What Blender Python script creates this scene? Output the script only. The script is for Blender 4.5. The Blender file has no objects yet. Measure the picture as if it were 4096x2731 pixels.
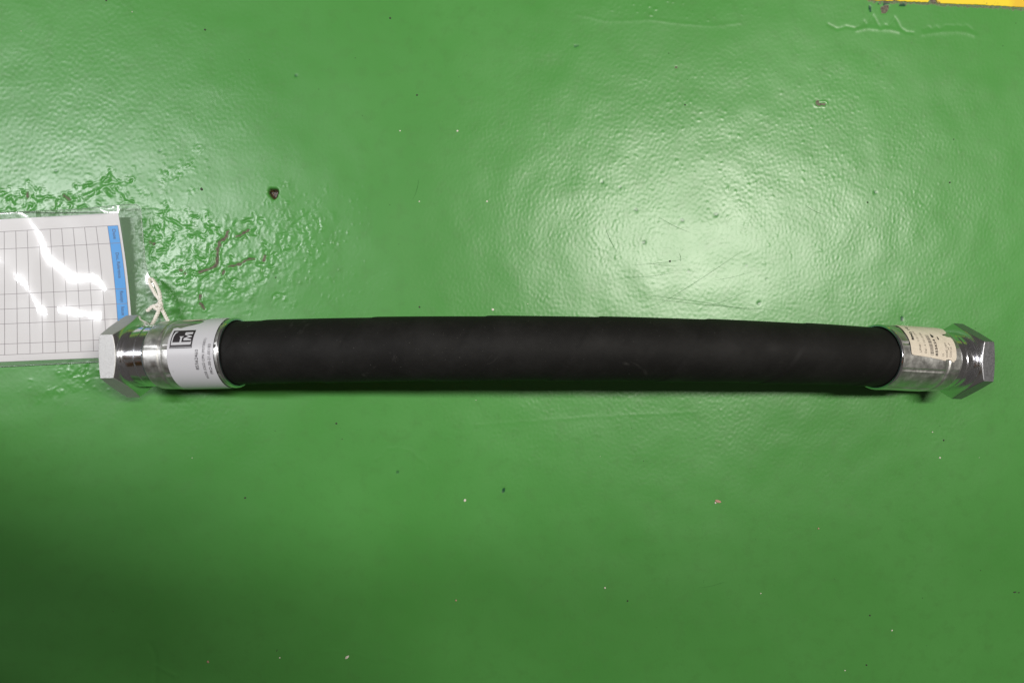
import bpy, bmesh, math, random
import numpy as np
from mathutils import Vector, Matrix

random.seed(7)
RNG = np.random.default_rng(11)
S = bpy.context.scene
COL = S.collection

# ------------------------------------------------------------------ camera
F_PX, W_PX, H_PX = 2731.0, 4096.0, 2731.0
CAM = np.array([0.0, 0.0, 0.7563])
ROT = np.array([[0.997695186, 0.000403846, -0.067853907],
                [0.0, 0.999982289, 0.005951598],
                [0.067855109, -0.005937881, 0.997677516]])
cd = bpy.data.cameras.new('camera')
cam = bpy.data.objects.new('camera', cd); COL.objects.link(cam)
M4 = Matrix.Identity(4)
for i in range(3):
    for j in range(3):
        M4[i][j] = ROT[i, j]
M4.translation = Vector(CAM)
cam.matrix_world = M4
cd.sensor_width = 36.0
cd.lens = 36.0 * F_PX / W_PX
cd.clip_start = 0.02
cd.clip_end = 60.0
S.camera = cam

# ------------------------------------------------------------------ world, lamps, exposure
wd = bpy.data.worlds.new('World'); S.world = wd
wd.use_nodes = True
bg = wd.node_tree.nodes['Background']
bg.inputs['Color'].default_value = (1.0, 0.93, 0.84, 1)
bg.inputs['Strength'].default_value = 0.075


def lamp(name, loc, size, size_y, watts, col, aim=None):
    ld = bpy.data.lights.new(name, 'AREA')
    ld.shape = 'RECTANGLE'; ld.size = size; ld.size_y = size_y
    ld.energy = watts; ld.color = col
    o = bpy.data.objects.new(name, ld); COL.objects.link(o)
    o.location = loc
    if aim is not None:
        o.rotation_euler = (Vector(aim) - Vector(loc)).to_track_quat('-Z', 'Y').to_euler()
    return o


# ceiling battens of the workshop, in one row
lamp('ceiling_lamp', (1.36, 0.53, 3.0), 1.40, 0.24, 105.0, (1.0, 0.955, 0.88))
lamp('ceiling_lamp', (-2.08, 0.62, 3.0), 1.60, 0.20, 78.0, (0.98, 0.98, 1.0))
lamp('ceiling_lamp', (-4.35, 0.62, 3.0), 1.20, 0.24, 36.0, (0.97, 0.97, 1.0))

S.view_settings.view_transform = 'Standard'
S.view_settings.look = 'None'
S.view_settings.exposure = 0.0
S.view_settings.gamma = 1.0
S.render.engine = 'CYCLES'
S.cycles.max_bounces = 10
S.cycles.transparent_max_bounces = 12
S.cycles.caustics_reflective = False
S.cycles.caustics_refractive = False
S.cycles.sample_clamp_indirect = 6.0
S.cycles.use_denoising = True


# ------------------------------------------------------------------ small helpers
def ray(px, py):
    return ROT @ np.array([(px - W_PX / 2) / F_PX, -(py - H_PX / 2) / F_PX, -1.0])


def at(px, py, z=0.0):
    """point of height z that the photograph shows at (px, py)"""
    d = ray(px, py)
    return CAM + d * ((z - CAM[2]) / d[2])


def link(name, me, mats=None, parent=None, smooth=False):
    o = bpy.data.objects.new(name, me); COL.objects.link(o)
    for m in (mats if isinstance(mats, (list, tuple)) else [mats]):
        if m is not None:
            me.materials.append(m)
    if parent is not None:
        o.parent = parent
    if smooth:
        me.polygons.foreach_set('use_smooth', [True] * len(me.polygons))
    return o


def mesh(name, verts, faces, mats=None, parent=None, smooth=False):
    me = bpy.data.meshes.new(name)
    me.from_pydata([tuple(map(float, v)) for v in verts], [], faces)
    me.update()
    return link(name, me, mats, parent, smooth)


def thing(name, label, cat, loc=(0, 0, 0), group=None):
    o = bpy.data.objects.new(name, None); COL.objects.link(o)
    o.location = loc; o.empty_display_size = 0.02
    o['label'] = label; o['category'] = cat
    if group:
        o['group'] = group
    return o


def grid_faces(n, m, closed=False):
    f = []
    for i in range(n - 1):
        for j in range(m if closed else m - 1):
            k = (j + 1) % m
            f.append((i * m + j, i * m + k, (i + 1) * m + k, (i + 1) * m + j))
    return f


# ------------------------------------------------------------------ materials
class NT:
    def __init__(self, name):
        self.m = bpy.data.materials.new(name); self.m.use_nodes = True
        self.t = self.m.node_tree; self.n = self.t.nodes
        self.b = self.n['Principled BSDF']

    def new(self, typ, **kw):
        x = self.n.new(typ)
        for k, v in kw.items():
            setattr(x, k, v)
        return x

    def L(self, a, b):
        self.t.links.new(a, b)

    def coord(self):
        return self.new('ShaderNodeTexCoord').outputs['Object']

    def noise(self, scale, detail=3, rough=0.5, vec=None, dist=0.0):
        x = self.new('ShaderNodeTexNoise')
        x.inputs['Scale'].default_value = scale; x.inputs['Detail'].default_value = detail
        x.inputs['Roughness'].default_value = rough; x.inputs['Distortion'].default_value = dist
        self.L(vec if vec is not None else self.coord(), x.inputs['Vector'])
        return x.outputs['Fac']

    def ramp(self, fac, a, b, ca=(0, 0, 0, 1), cb=(1, 1, 1, 1)):
        x = self.new('ShaderNodeValToRGB')
        x.color_ramp.elements[0].position = a; x.color_ramp.elements[0].color = ca
        x.color_ramp.elements[1].position = b; x.color_ramp.elements[1].color = cb
        self.L(fac, x.inputs['Fac'])
        return x.outputs['Color']

    def mix(self, fac, a, b):
        x = self.new('ShaderNodeMix', data_type='RGBA')
        for s, v in ((x.inputs[0], fac), (x.inputs[6], a), (x.inputs[7], b)):
            if hasattr(v, 'links'):
                self.L(v, s)
            else:
                s.default_value = v
        return x.outputs[2]

    def math(self, op, a, b=0.0):
        x = self.new('ShaderNodeMath', operation=op)
        for s, v in ((x.inputs[0], a), (x.inputs[1], b)):
            if hasattr(v, 'links'):
                self.L(v, s)
            else:
                s.default_value = v
        return x.outputs[0]

    def maprange(self, v, a, b, c, d):
        x = self.new('ShaderNodeMapRange')
        self.L(v, x.inputs[0])
        for i, q in enumerate((a, b, c, d)):
            x.inputs[i + 1].default_value = q
        return x.outputs[0]

    def bump(self, h, dist, strength=1.0):
        x = self.new('ShaderNodeBump')
        x.inputs['Distance'].default_value = dist; x.inputs['Strength'].default_value = strength
        self.L(h, x.inputs['Height'])
        self.L(x.outputs['Normal'], self.b.inputs['Normal'])

    def setp(self, **kw):
        for k, v in kw.items():
            s = self.b.inputs[k.replace('_', ' ')]
            if hasattr(v, 'links'):
                self.L(v, s)
            else:
                s.default_value = v
        return self


def c4(r, g, b):
    return (r, g, b, 1.0)


def attr(N, name):
    x = N.new('ShaderNodeAttribute'); x.attribute_name = name
    return x.outputs['Fac']


# green floor paint, worn through to an older coat and to the concrete in places
N = NT('green_floor_paint')
g0 = N.mix(N.ramp(N.noise(5.0, 4, 0.55), 0.3, 0.72), c4(0.055, 0.222, 0.041), c4(0.070, 0.250, 0.055))
g1 = N.mix(N.ramp(N.noise(60.0, 5, 0.65), 0.5, 0.78), g0, c4(0.060, 0.208, 0.044))
g1 = N.mix(N.math('MULTIPLY', N.ramp(N.noise(420.0, 2, 0.5), 0.70, 0.76), 0.35), g1, c4(0.03, 0.12, 0.03))
old = N.mix(N.ramp(N.noise(300, 3), 0.4, 0.6), c4(0.006, 0.050, 0.020), c4(0.010, 0.075, 0.028))
conc = N.mix(N.ramp(N.noise(380, 4, 0.7), 0.35, 0.65), c4(0.05, 0.042, 0.030), c4(0.15, 0.13, 0.095))
g2 = N.mix(attr(N, 'older_coat'), g1, old)
g3 = N.mix(attr(N, 'bare'), g2, conc)
g3 = N.mix(attr(N, 'pit'), g3, N.mix(N.ramp(N.noise(700, 3, 0.7), 0.50, 0.62), c4(0.012, 0.008, 0.005), c4(0.16, 0.10, 0.05)))  # shade inside the hole put into the colour as near-black, over brown specks
rgh = N.maprange(N.noise(9.0, 3), 0.3, 0.7, 0.29, 0.35)
rgh = N.math('ADD', rgh, N.math('MULTIPLY', attr(N, 'bare'), 0.5))
rgh = N.math('SUBTRACT', rgh, N.math('MULTIPLY', attr(N, 'wrinkled'), 0.04))
N.setp(Base_Color=g3, Roughness=rgh, Specular_IOR_Level=0.43)
N.bump(N.noise(520.0, 3, 0.6), 0.00006, 0.5)
M_FLOOR = N.m

N = NT('yellow_line_paint')
f1 = N.ramp(N.noise(38.0, 5, 0.7), 0.60, 0.66)
f2 = N.ramp(N.noise(16.0, 4, 0.6), 0.50, 0.60)
y = N.mix(N.math('MULTIPLY', f2, 0.55), c4(0.70, 0.53, 0.005), c4(0.58, 0.30, 0.010))
N.setp(Base_Color=N.mix(f1, y, c4(0.12, 0.08, 0.04)), Roughness=0.5)
M_YELLOW = N.m

# rubber cover with a fine fabric impression, dust and scuffs
N = NT('black_rubber')
co = N.coord()
mp = N.new('ShaderNodeMapping'); mp.inputs['Rotation'].default_value = (0, 0, 0.6); N.L(co, mp.inputs['Vector'])
wv = N.new('ShaderNodeTexWave'); wv.inputs['Scale'].default_value = 210.0; wv.inputs['Distortion'].default_value = 1.2
wv.inputs['Detail'].default_value = 2.0; N.L(mp.outputs['Vector'], wv.inputs['Vector'])
base = N.mix(N.ramp(N.noise(17.0, 6, 0.7), 0.44, 0.76), c4(0.0066, 0.0064, 0.0060), c4(0.014, 0.0136, 0.013))
base = N.mix(N.ramp(N.noise(26.0, 5, 0.75, dist=0.8), 0.64, 0.78), base, c4(0.030, 0.029, 0.027))
base = N.mix(N.ramp(N.noise(900.0, 2, 0.5), 0.735, 0.78), base, c4(0.10, 0.10, 0.09))
N.setp(Base_Color=base, Roughness=N.maprange(N.noise(30, 4), 0.3, 0.7, 0.60, 0.74), Specular_IOR_Level=0.15)
N.bump(N.math('ADD', N.math('MULTIPLY', wv.outputs['Fac'], 0.6), N.noise(260, 4)), 0.00012, 0.7)
M_RUBBER = N.m


def metal(name, col, r0, r1, stain=0.5, speck=0.0, bump=0.00003, scale=60.0, metallic=1.0):
    N = NT(name)
    c = N.mix(N.math('MULTIPLY', N.ramp(N.noise(scale, 5, 0.65, dist=0.6), 0.42, 0.70), stain), c4(*col), c4(*[q * 0.45 for q in col]))
    if speck:
        c = N.mix(N.math('MULTIPLY', N.ramp(N.noise(1400, 3, 0.7), 0.55, 0.7), speck), c, c4(0.10, 0.10, 0.09))
    N.setp(Base_Color=c, Metallic=metallic, Roughness=N.maprange(N.noise(scale * 1.6, 4, 0.6), 0.3, 0.7, r0, r1))
    N.bump(N.noise(800.0, 4, 0.7), bump, 0.8)
    return N.m


M_CRIMP = metal('zinc_crimped', (0.70, 0.70, 0.68), 0.30, 0.52, 0.45, 0.15, 0.00005, 70)
M_POLISH = metal('zinc_polished', (0.80, 0.80, 0.83), 0.12, 0.20, 0.08, 0.0, 0.000008, 40)
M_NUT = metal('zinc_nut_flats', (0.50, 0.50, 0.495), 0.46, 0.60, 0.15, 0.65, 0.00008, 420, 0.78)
M_NUT_SHADED = metal('zinc_nut_flats_shaded', (0.36, 0.36, 0.385), 0.36, 0.52, 0.35, 0.6, 0.00005, 420)  # same zinc for the right nut, its unlit look put into a darker colour
M_EDGE = metal('zinc_blue_passivated', (0.36, 0.50, 0.52), 0.26, 0.38, 0.3, 0.0, 0.00001, 60)

N = NT('white_label')
N.setp(Base_Color=N.mix(N.ramp(N.noise(120, 4, 0.6), 0.62, 0.75), c4(0.47, 0.47, 0.50), c4(0.40, 0.40, 0.42)), Roughness=0.34)
M_LABEL = N.m
N = NT('cream_label')
cr = N.mix(N.ramp(N.noise(90, 5, 0.65), 0.45, 0.75), c4(0.64, 0.57, 0.475), c4(0.55, 0.48, 0.39))
cr = N.mix(N.ramp(N.noise(420, 4, 0.7, dist=1.0), 0.66, 0.70), cr, c4(0.12, 0.10, 0.08))
N.setp(Base_Color=cr, Roughness=0.5)
M_CREAM = N.m
N = NT('black_print')
N.setp(Base_Color=c4(0.022, 0.018, 0.022), Roughness=0.42); M_INK = N.m
N = NT('grey_print')
N.setp(Base_Color=c4(0.17, 0.145, 0.12), Roughness=0.55); M_GREYINK = N.m
N = NT('table_line_print')
N.setp(Base_Color=c4(0.20, 0.165, 0.19), Roughness=0.6); M_LINE = N.m
N = NT('blue_print')
N.setp(Base_Color=c4(0.045, 0.32, 0.78), Roughness=0.5); M_BLUE = N.m
N = NT('navy_print')
N.setp(Base_Color=c4(0.02, 0.05, 0.14), Roughness=0.5); M_NAVY = N.m
N = NT('white_paper')
N.setp(Base_Color=c4(0.72, 0.695, 0.72), Roughness=0.75); M_PAPER = N.m

N = NT('cotton_twine')
N.setp(Base_Color=N.mix(N.ramp(N.noise(700, 4, 0.7), 0.35, 0.7), c4(0.66, 0.63, 0.57), c4(0.82, 0.80, 0.75)), Roughness=0.9)
N.bump(N.noise(2200, 3, 0.7), 0.0001, 0.8)
M_TWINE = N.m

# clear film: mostly see-through, mirror-like at the fresnel share, faintly milky
N = NT('clear_film')
N.n.remove(N.b)
tr = N.new('ShaderNodeBsdfTransparent'); tr.inputs['Color'].default_value = c4(0.95, 0.96, 0.955)
gl = N.new('ShaderNodeBsdfGlossy'); gl.inputs['Roughness'].default_value = 0.07
df = N.new('ShaderNodeBsdfDiffuse'); df.inputs['Color'].default_value = c4(0.7, 0.75, 0.73)
lw = N.new('ShaderNodeLayerWeight'); lw.inputs['Blend'].default_value = 0.5
fres = N.math('ADD', 0.055, N.math('MULTIPLY', N.math('POWER', lw.outputs['Facing'], 5.0), 0.9))
bp = N.new('ShaderNodeBump'); bp.inputs['Distance'].default_value = 0.0004; bp.inputs['Strength'].default_value = 0.25
N.L(N.noise(45, 3, 0.5), bp.inputs['Height'])
N.L(bp.outputs['Normal'], gl.inputs['Normal'])
bp.inputs['Strength'].default_value = 0.06
gl2 = N.new('ShaderNodeBsdfGlossy'); gl2.inputs['Roughness'].default_value = 0.20
glm = N.new('ShaderNodeMixShader'); glm.inputs['Fac'].default_value = 0.30
N.L(gl.outputs[0], glm.inputs[1]); N.L(gl2.outputs[0], glm.inputs[2])
m1 = N.new('ShaderNodeMixShader'); m1.inputs['Fac'].default_value = 0.05
N.L(tr.outputs[0], m1.inputs[1]); N.L(df.outputs[0], m1.inputs[2])
m2 = N.new('ShaderNodeMixShader')
N.L(fres, m2.inputs['Fac'])
N.L(m1.outputs[0], m2.inputs[1]); N.L(glm.outputs[0], m2.inputs[2])
N.L(m2.outputs[0], N.n['Material Output'].inputs['Surface'])
M_FILM = N.m

N = NT('clear_plastic_bead')
N.setp(Base_Color=c4(0.80, 0.86, 0.83), Roughness=0.25, Transmission_Weight=0.85, IOR=1.35); M_BEAD = N.m

N = NT('pale_debris')
N.setp(Base_Color=c4(0.66, 0.62, 0.54), Roughness=0.7); M_PALE = N.m
N = NT('dark_debris')
N.setp(Base_Color=c4(0.03, 0.028, 0.022), Roughness=0.7); M_DARK = N.m
N = NT('pink_debris')
N.setp(Base_Color=c4(0.42, 0.24, 0.18), Roughness=0.7); M_PINK = N.m

# ------------------------------------------------------------------ floor
X0, X1, Y0, Y1, DX = -0.552, 0.722, -0.448, 0.436, 0.0011
nx, ny = int(round((X1 - X0) / DX)) + 1, int(round((Y1 - Y0) / DX)) + 1
gx = X0 + np.arange(nx) * DX
gy = Y0 + np.arange(ny) * DX
GX, GY = np.meshgrid(gx, gy)
# the photograph's pixel of every floor point, for reading feature positions off it
D = (np.stack([GX, GY, 0 * GX], -1) - CAM) @ ROT
PX = W_PX / 2 + F_PX * D[..., 0] / -D[..., 2]
PY = H_PX / 2 - F_PX * D[..., 1] / -D[..., 2]


def band(lam, width=0.35, aniso=1.0):
    """random field of unit variance with wavelength about lam (metres)"""
    w = RNG.standard_normal((ny, nx))
    fy = np.fft.fftfreq(ny, DX)[:, None] * aniso
    fx = np.fft.rfftfreq(nx, DX)[None, :]
    f = np.sqrt(fx * fx + fy * fy) + 1e-9
    q = np.exp(-(np.log(f * lam) / width) ** 2)
    r = np.fft.irfft2(np.fft.rfft2(w) * q, s=(ny, nx))
    return r / r.std()


def low(lam):
    w = RNG.standard_normal((ny, nx))
    fy = np.fft.fftfreq(ny, DX)[:, None]; fx = np.fft.rfftfreq(nx, DX)[None, :]
    r = np.fft.irfft2(np.fft.rfft2(w) * np.exp(-(fx * fx + fy * fy) * lam * lam), s=(ny, nx))
    return r / r.std()


def sstep(a, b, v):
    t = np.clip((v - a) / (b - a), 0, 1)
    return t * t * (3 - 2 * t)


def blob(cx, cy, rx, ry, rot=0.0):
    c, s = math.cos(rot), math.sin(rot)
    u = ((PX - cx) * c + (PY - cy) * s) / rx
    v = (-(PX - cx) * s + (PY - cy) * c) / ry
    return np.exp(-(u * u + v * v))


def dseg(pts):
    """distance in photo pixels to a polyline"""
    d = np.full(PX.shape, 1e9)
    for (ax, ay), (bx, by) in zip(pts[:-1], pts[1:]):
        x0, x1 = min(ax, bx) - 60, max(ax, bx) + 60
        y0, y1 = min(ay, by) - 60, max(ay, by) + 60
        s = (PX > x0) & (PX < x1) & (PY > y0) & (PY < y1)
        if not s.any():
            continue
        p, q = PX[s], PY[s]
        L2 = (bx - ax) ** 2 + (by - ay) ** 2 + 1e-9
        t = np.clip(((p - ax) * (bx - ax) + (q - ay) * (by - ay)) / L2, 0, 1)
        d[s] = np.minimum(d[s], np.hypot(p - ax - t * (bx - ax), q - ay - t * (by - ay)))
    return d


def inpoly(pts):
    c = np.zeros(PX.shape, bool)
    n = len(pts)
    for i in range(n):
        (xa, ya), (xb, yb) = pts[i], pts[(i + 1) % n]
        if ya == yb:
            continue
        cond = ((ya > PY) != (yb > PY)) & (PX < (xb - xa) * (PY - ya) / (yb - ya) + xa)
        c ^= cond
    return c


# stippled orange-peel of the roller coat; stronger under the lamps, smoother below and between
peel_amt = 0.30 + 1.0 * blob(2850, 950, 1050, 620) + 0.85 * blob(200, 600, 800, 560) + 0.35 * blob(2600, 1700, 1000, 320) + 0.10 * low(0.06)
peel_amt *= 1 - 0.6 * blob(1500, 500, 420, 900)
peel_amt = np.clip(peel_amt, 0.12, 1.5)
core = 1 - 0.45 * blob(2800, 1120, 520, 260)
Hh = 0.0000275 * peel_amt * core * (band(0.0054, 0.50, 1.35) + 0.5 * band(0.0040, 0.3, 1.2) + 0.30 * band(0.009, 0.5))
Hh += 0.00006 * band(0.05, 0.5) + 0.00012 * low(0.08)

# wrinkled, lifting paint on the left
wr = np.maximum.reduce([
    blob(150, 960, 330, 190), blob(520, 940, 330, 190), blob(760, 1080, 330, 190), blob(560, 1180, 300, 160),
    0.75 * blob(1180, 960, 230, 210), 0.6 * blob(1080, 1010, 260, 110), 0.55 * blob(700, 680, 180, 50, -0.5),
    0.8 * blob(330, 1490, 150, 40), 0.6 * blob(240, 1560, 150, 45, -0.3), 0.75 * blob(420, 760, 170, 70, -0.4)])
wr = sstep(0.26, 0.58, wr + 0.10 * band(0.022, 0.4) + 0.05 * band(0.05))
wr *= (1 - sstep(0, 1, (PX - 1330) / 150.0)) * (1 - 0.35 * sstep(850, 1150, PX))
vein = []


def z1(*p):
    vein.append([(a / 1.1484, b / 1.1484) for a, b in p])


z1((-20, 890), (60, 880), (125, 902), (165, 952)); z1((125, 905), (110, 940), (60, 965), (-20, 975)); z1((20, 940), (45, 905))
z1((165, 912), (250, 906), (300, 896), (350, 880), (385, 856), (440, 846), (480, 816), (500, 780)); z1((440, 848), (436, 880)); z1((480, 842), (560, 836), (610, 828))
z1((300, 900), (330, 945), (400, 948), (455, 940)); z1((370, 908), (388, 938)); z1((540, 858), (575, 900), (604, 924)); z1((485, 868), (520, 905), (560, 912)); z1((520, 800), (545, 830))
z1((945, 1030), (975, 1060), (1000, 1092)); z1((960, 1020), (1000, 1050), (1032, 1086)); z1((850, 968), (880, 990), (908, 988)); z1((870, 1080), (950, 1092)); z1((680, 1110), (745, 1118), (775, 1140))
z1((1040, 1066), (1020, 1100), (1002, 1130), (998, 1185), (980, 1220), (915, 1248)); z1((1090, 1082), (1150, 1055), (1190, 1020)); z1((910, 1250), (840, 1236), (790, 1210)); z1((990, 1220), (1080, 1212), (1150, 1190), (1215, 1180), (1290, 1160), (1340, 1150))
z1((905, 1270), (925, 1320), (918, 1370), (935, 1415)); z1((780, 1000), (830, 1040), (900, 1046)); z1((700, 980), (760, 985)); z1((690, 1180), (740, 1215), (800, 1230)); z1((1010, 1290), (1060, 1310), (1110, 1300)); z1((820, 1290), (880, 1270))
vr = random.Random(21)
ZONE = [(700, 930, 260, 90), (800, 1100, 300, 160), (640, 1180, 120, 160), (250, 810, 330, 60), (950, 1010, 240, 130), (850, 1180, 260, 90), (330, 1490, 130, 40), (170, 830, 200, 50), (1150, 980, 200, 110), (560, 960, 120, 100)]
while len(vein) < 120:
    zx, zy, zw, zh = vr.choice(ZONE)
    x, y_ = vr.gauss(zx, zw * 0.55), vr.gauss(zy, zh * 0.55)
    if x > 1320:
        continue
    a = vr.uniform(0, 2 * math.pi); cv = vr.uniform(-0.5, 0.5); P = [(x, y_)]
    for k in range(vr.randint(2, 5)):
        st_ = vr.uniform(9, 21)
        a += cv + vr.uniform(-0.35, 0.35)
        P.append((P[-1][0] + st_ * math.cos(a), P[-1][1] + st_ * math.sin(a)))
    vein.append(P)
    if vr.random() < 0.45 and len(P) > 3:
        q = P[len(P) // 2]; b_ = a + vr.choice((-1, 1)) * vr.uniform(0.8, 1.4)
        vein.append([q, (q[0] + 22 * math.cos(b_), q[1] + 22 * math.sin(b_)), (q[0] + 42 * math.cos(b_ + 0.3), q[1] + 42 * math.sin(b_ + 0.3))])
vd = np.full(PX.shape, 99.0)
WX, WY = 3.2 * band(0.013, 0.4), 3.2 * band(0.013, 0.4)
for P in vein:
    for (ax, ay), (bx, by) in zip(P[:-1], P[1:]):
        p0, p1 = at(min(ax, bx) - 40, max(ay, by) + 40), at(max(ax, bx) + 40, min(ay, by) - 40)
        i0, i1 = max(0, int((p0[0] - X0) / DX)), min(nx, int((p1[0] - X0) / DX) + 1)
        j0, j1 = max(0, int((p0[1] - Y0) / DX)), min(ny, int((p1[1] - Y0) / DX) + 1)
        if i1 <= i0 or j1 <= j0:
            continue
        p, q = PX[j0:j1, i0:i1] + WX[j0:j1, i0:i1], PY[j0:j1, i0:i1] + WY[j0:j1, i0:i1]
        t = np.clip(((p - ax) * (bx - ax) + (q - ay) * (by - ay)) / ((bx - ax) ** 2 + (by - ay) ** 2 + 1e-9), 0, 1)
        vd[j0:j1, i0:i1] = np.minimum(vd[j0:j1, i0:i1], np.hypot(p - ax - t * (bx - ax), q - ay - t * (by - ay)))
vd = vd + 1.0 * band(0.006, 0.4)
va = np.clip(0.75 + 0.55 * band(0.016, 0.5), 0.12, 1.6) * (1 - 0.5 * sstep(900, 1250, PX))
groove = np.exp(-(vd / 4.2) ** 2) * va
lip = np.exp(-((vd - 9.5) / 3.6) ** 2) * np.clip(0.7 + 0.7 * band(0.009, 0.5), 0, 1.8) * va
n2 = band(0.0075, 0.5)
Hh += -0.00054 * groove + 0.00022 * lip + wr * np.clip(1 - groove, 0, 1) * (0.00009 * np.abs(n2) + 0.00004 * band(0.0052, 0.4) + 0.00008 * band(0.014, 0.4))
# scattered pimples east of the wrinkles and along the top edge
pim = sstep(1.5, 2.6, band(0.0085, 0.3))
pm = np.maximum.reduce([blob(1250, 980, 240, 200), 0.8 * blob(650, 700, 220, 90, -0.5), 0.9 * blob(2750, 30, 300, 60), 0.7 * blob(330, 1500, 260, 90, -0.2), 0.35 * blob(3000, 700, 900, 500)])
Hh += 0.0005 * pim * np.clip(pm, 0, 1)

# runs and edges left in the paint: (polyline, width px, height m)
runs = [
    ([(3313, 98), (3350, 117), (3385, 107), (3422, 115), (3442, 105), (3456, 86), (3466, 102), (3480, 88), (3493, 64), (3506, 88), (3516, 108),
      (3525, 115), (3540, 100), (3554, 107), (3567, 91), (3579, 71), (3591, 91), (3604, 115), (3625, 129), (3652, 132)], 6, -0.00035),
    ([(3430, 120), (3470, 112), (3520, 117), (3560, 117), (3598, 127)], 9, 0.0004),
    ([(3695, 118), (3712, 107), (3728, 118), (3745, 106), (3760, 119), (3778, 104), (3796, 103), (3815, 106), (3830, 102), (3848, 108), (3865, 102), (3885, 118)], 6, -0.0002),
    ([(3695, 138), (3760, 128), (3830, 126), (3870, 130), (3900, 142)], 9, 0.0003),
    ([(2310, 60), (2360, 68), (2420, 85), (2520, 84), (2600, 80), (2720, 95), (2850, 105), (2960, 92)], 7, 0.00012),
    ([(1486, 1880), (1496, 1840), (1530, 1822), (1545, 1795), (1590, 1790), (1640, 1800), (1665, 1825), (1700, 1850), (1706, 1880)], 6, 0.00012),
    ([(1880, 1700), (2200, 1678), (2500, 1660), (2780, 1648)], 7, 0.00009),
    ([(1280, 2610), (1330, 2600), (1420, 2612), (1500, 2640), (1560, 2630), (1640, 2660)], 7, 0.00012),
    ([(620, 2731), (625, 2660), (618, 2610), (600, 2575)], 12, -0.0005), ([(560, 2690), (620, 2660), (700, 2700)], 9, 0.0004),
    ([(440, 700), (430, 740), (400, 760), (330, 790), (290, 800)], 9, 0.0005),
]
for pts, w, h in runs:
    d = dseg(pts)
    Hh += h * np.exp(-(d / w) ** 2)

# places where the paint is gone
bare = np.zeros(PX.shape); oldc = np.zeros(PX.shape); pit = np.zeros(PX.shape)
jit = 1.6 * band(0.007, 0.4)


def crack(pts, w):
    global bare, Hh
    d = dseg(pts) + jit
    w = w * 0.98
    k = 1 - sstep(w * 0.6, w * 1.1, d)
    bare = np.maximum(bare, k)
    Hh = Hh - 0.0004 * (1 - sstep(w * 0.6, w * 1.3, d)) + 0.00035 * np.exp(-((d - w * 1.9) / (w * 0.5)) ** 2)


def z6(*p):
    return [(400 + a / 2.138, 600 + b / 2.138) for a, b in p]


crack(z6((1092, 700), (1080, 742), (1022, 790), (1005, 858)), 7)
crack(z6((1005, 860), (1003, 930), (985, 985)), 5)
crack(z6((1008, 930), (1000, 985), (930, 1018), (850, 1046)), 6)
crack(z6((1268, 684), (1222, 716), (1165, 740)), 5)
crack(z6((1318, 938), (1280, 925), (1240, 948), (1190, 975), (1100, 1000)), 4.5)
crack(z6((1408, 910), (1395, 940)), 6)
crack(z6((690, 1022), (722, 1048)), 5)
crack(z6((855, 1240), (856, 1282)), 5)
crack(z6((858, 1312), (888, 1352)), 6)
crack(z6((1048, 1062), (1060, 1036)), 5)
crack(z6((432, 792), (462, 800)), 5)
crack([(255, 780), (280, 800)], 5)
crack([(110, 790), (112, 770)], 4)
crack([(3265, 417), (3300, 416)], 5)


def patch(pts, which, depth, amt=1.0):
    global bare, oldc, pit, Hh
    k = inpoly([(a + 0.0, b) for a, b in pts]).astype(float)
    for _ in range(1):
        k = (k + np.roll(k, 1, 0) + np.roll(k, -1, 0) + np.roll(k, 1, 1) + np.roll(k, -1, 1)) / 5
    if which == 'pit':
        pit = np.maximum(pit, sstep(0.3, 0.6, k))
    elif which == 'bare':
        bare = np.maximum(bare, sstep(0.35, 0.7, k))
    else:
        oldc = np.maximum(oldc, amt * sstep(0.3, 0.7, k))
    Hh = Hh * (1 - 0.6 * k) - depth * k


HOLE = [(1075, 765), (1079, 757), (1108, 756), (1112, 768), (1108, 784), (1101, 794), (1094, 795), (1083, 785), (1076, 776)]
patch(HOLE, 'pit', 0.007)
patch([(3522, 30), (3540, 20), (3556, 18), (3558, 28), (3548, 52), (3528, 56), (3524, 44)], 'bare', 0.0005)
patch([(3534, 2), (3558, 2), (3558, 16), (3540, 22), (3532, 24)], 'old', 0.0003)
patch([(3475, 23), (3483, 24), (3488, 48), (3482, 52), (3476, 40)], 'old', 0.0003)
patch([(3596, 18), (3608, 10), (3625, 14), (3628, 22), (3612, 28), (3598, 27)], 'old', 0.0003)
patch([(3509, 10), (3518, 10), (3517, 20), (3510, 18)], 'old', 0.0003)
patch([(3604, 1266), (3612, 1264), (3616, 1276), (3612, 1286), (3604, 1284)], 'old', 0.0003)
patch([(2008, 1955), (2018, 1950), (2022, 1962), (2014, 1972), (2007, 1968)], 'old', 0.0003)
for cx, cy, r in ((2302, 186, 8), (2312, 186, 5), (1184, 304, 7), (2705, 271, 6), (225, 685, 7), (640, 603, 6), (2755, 1085, 6), (3065, 1115, 5), (3037, 1212, 8),
                  (2577, 970, 9), (2480, 748, 7), (2730, 882, 9), (2865, 858, 10), (2546, 840, 8), (2410, 730, 8), (3270, 408, 8), (1590, 1886, 7), (3500, 770, 8), (2985, 1060, 5)):
    a = np.linspace(0, 2 * np.pi, 9)[:-1] + random.random()
    patch([(cx + r * (0.7 + 0.5 * random.random()) * math.cos(t), cy + r * (0.7 + 0.5 * random.random()) * math.sin(t)) for t in a], 'old' if cy > 700 or cx < 2400 else 'bare', 0.00025, 0.55)

d = dseg([(3480, 4), (3640, 11), (3712, 14), (3735, 6), (3752, 17), (3850, 23), (3950, 27), (4060, 33), (4150, 42)]) + 2.5 * band(0.006, 0.5)
bare = np.maximum(bare, 0.75 * (1 - sstep(3.0, 10.0, d)))
d = dseg([(3722, -10), (3735, 8)])
bare = np.maximum(bare, 1 - sstep(8.0, 14.0, d))

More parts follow.
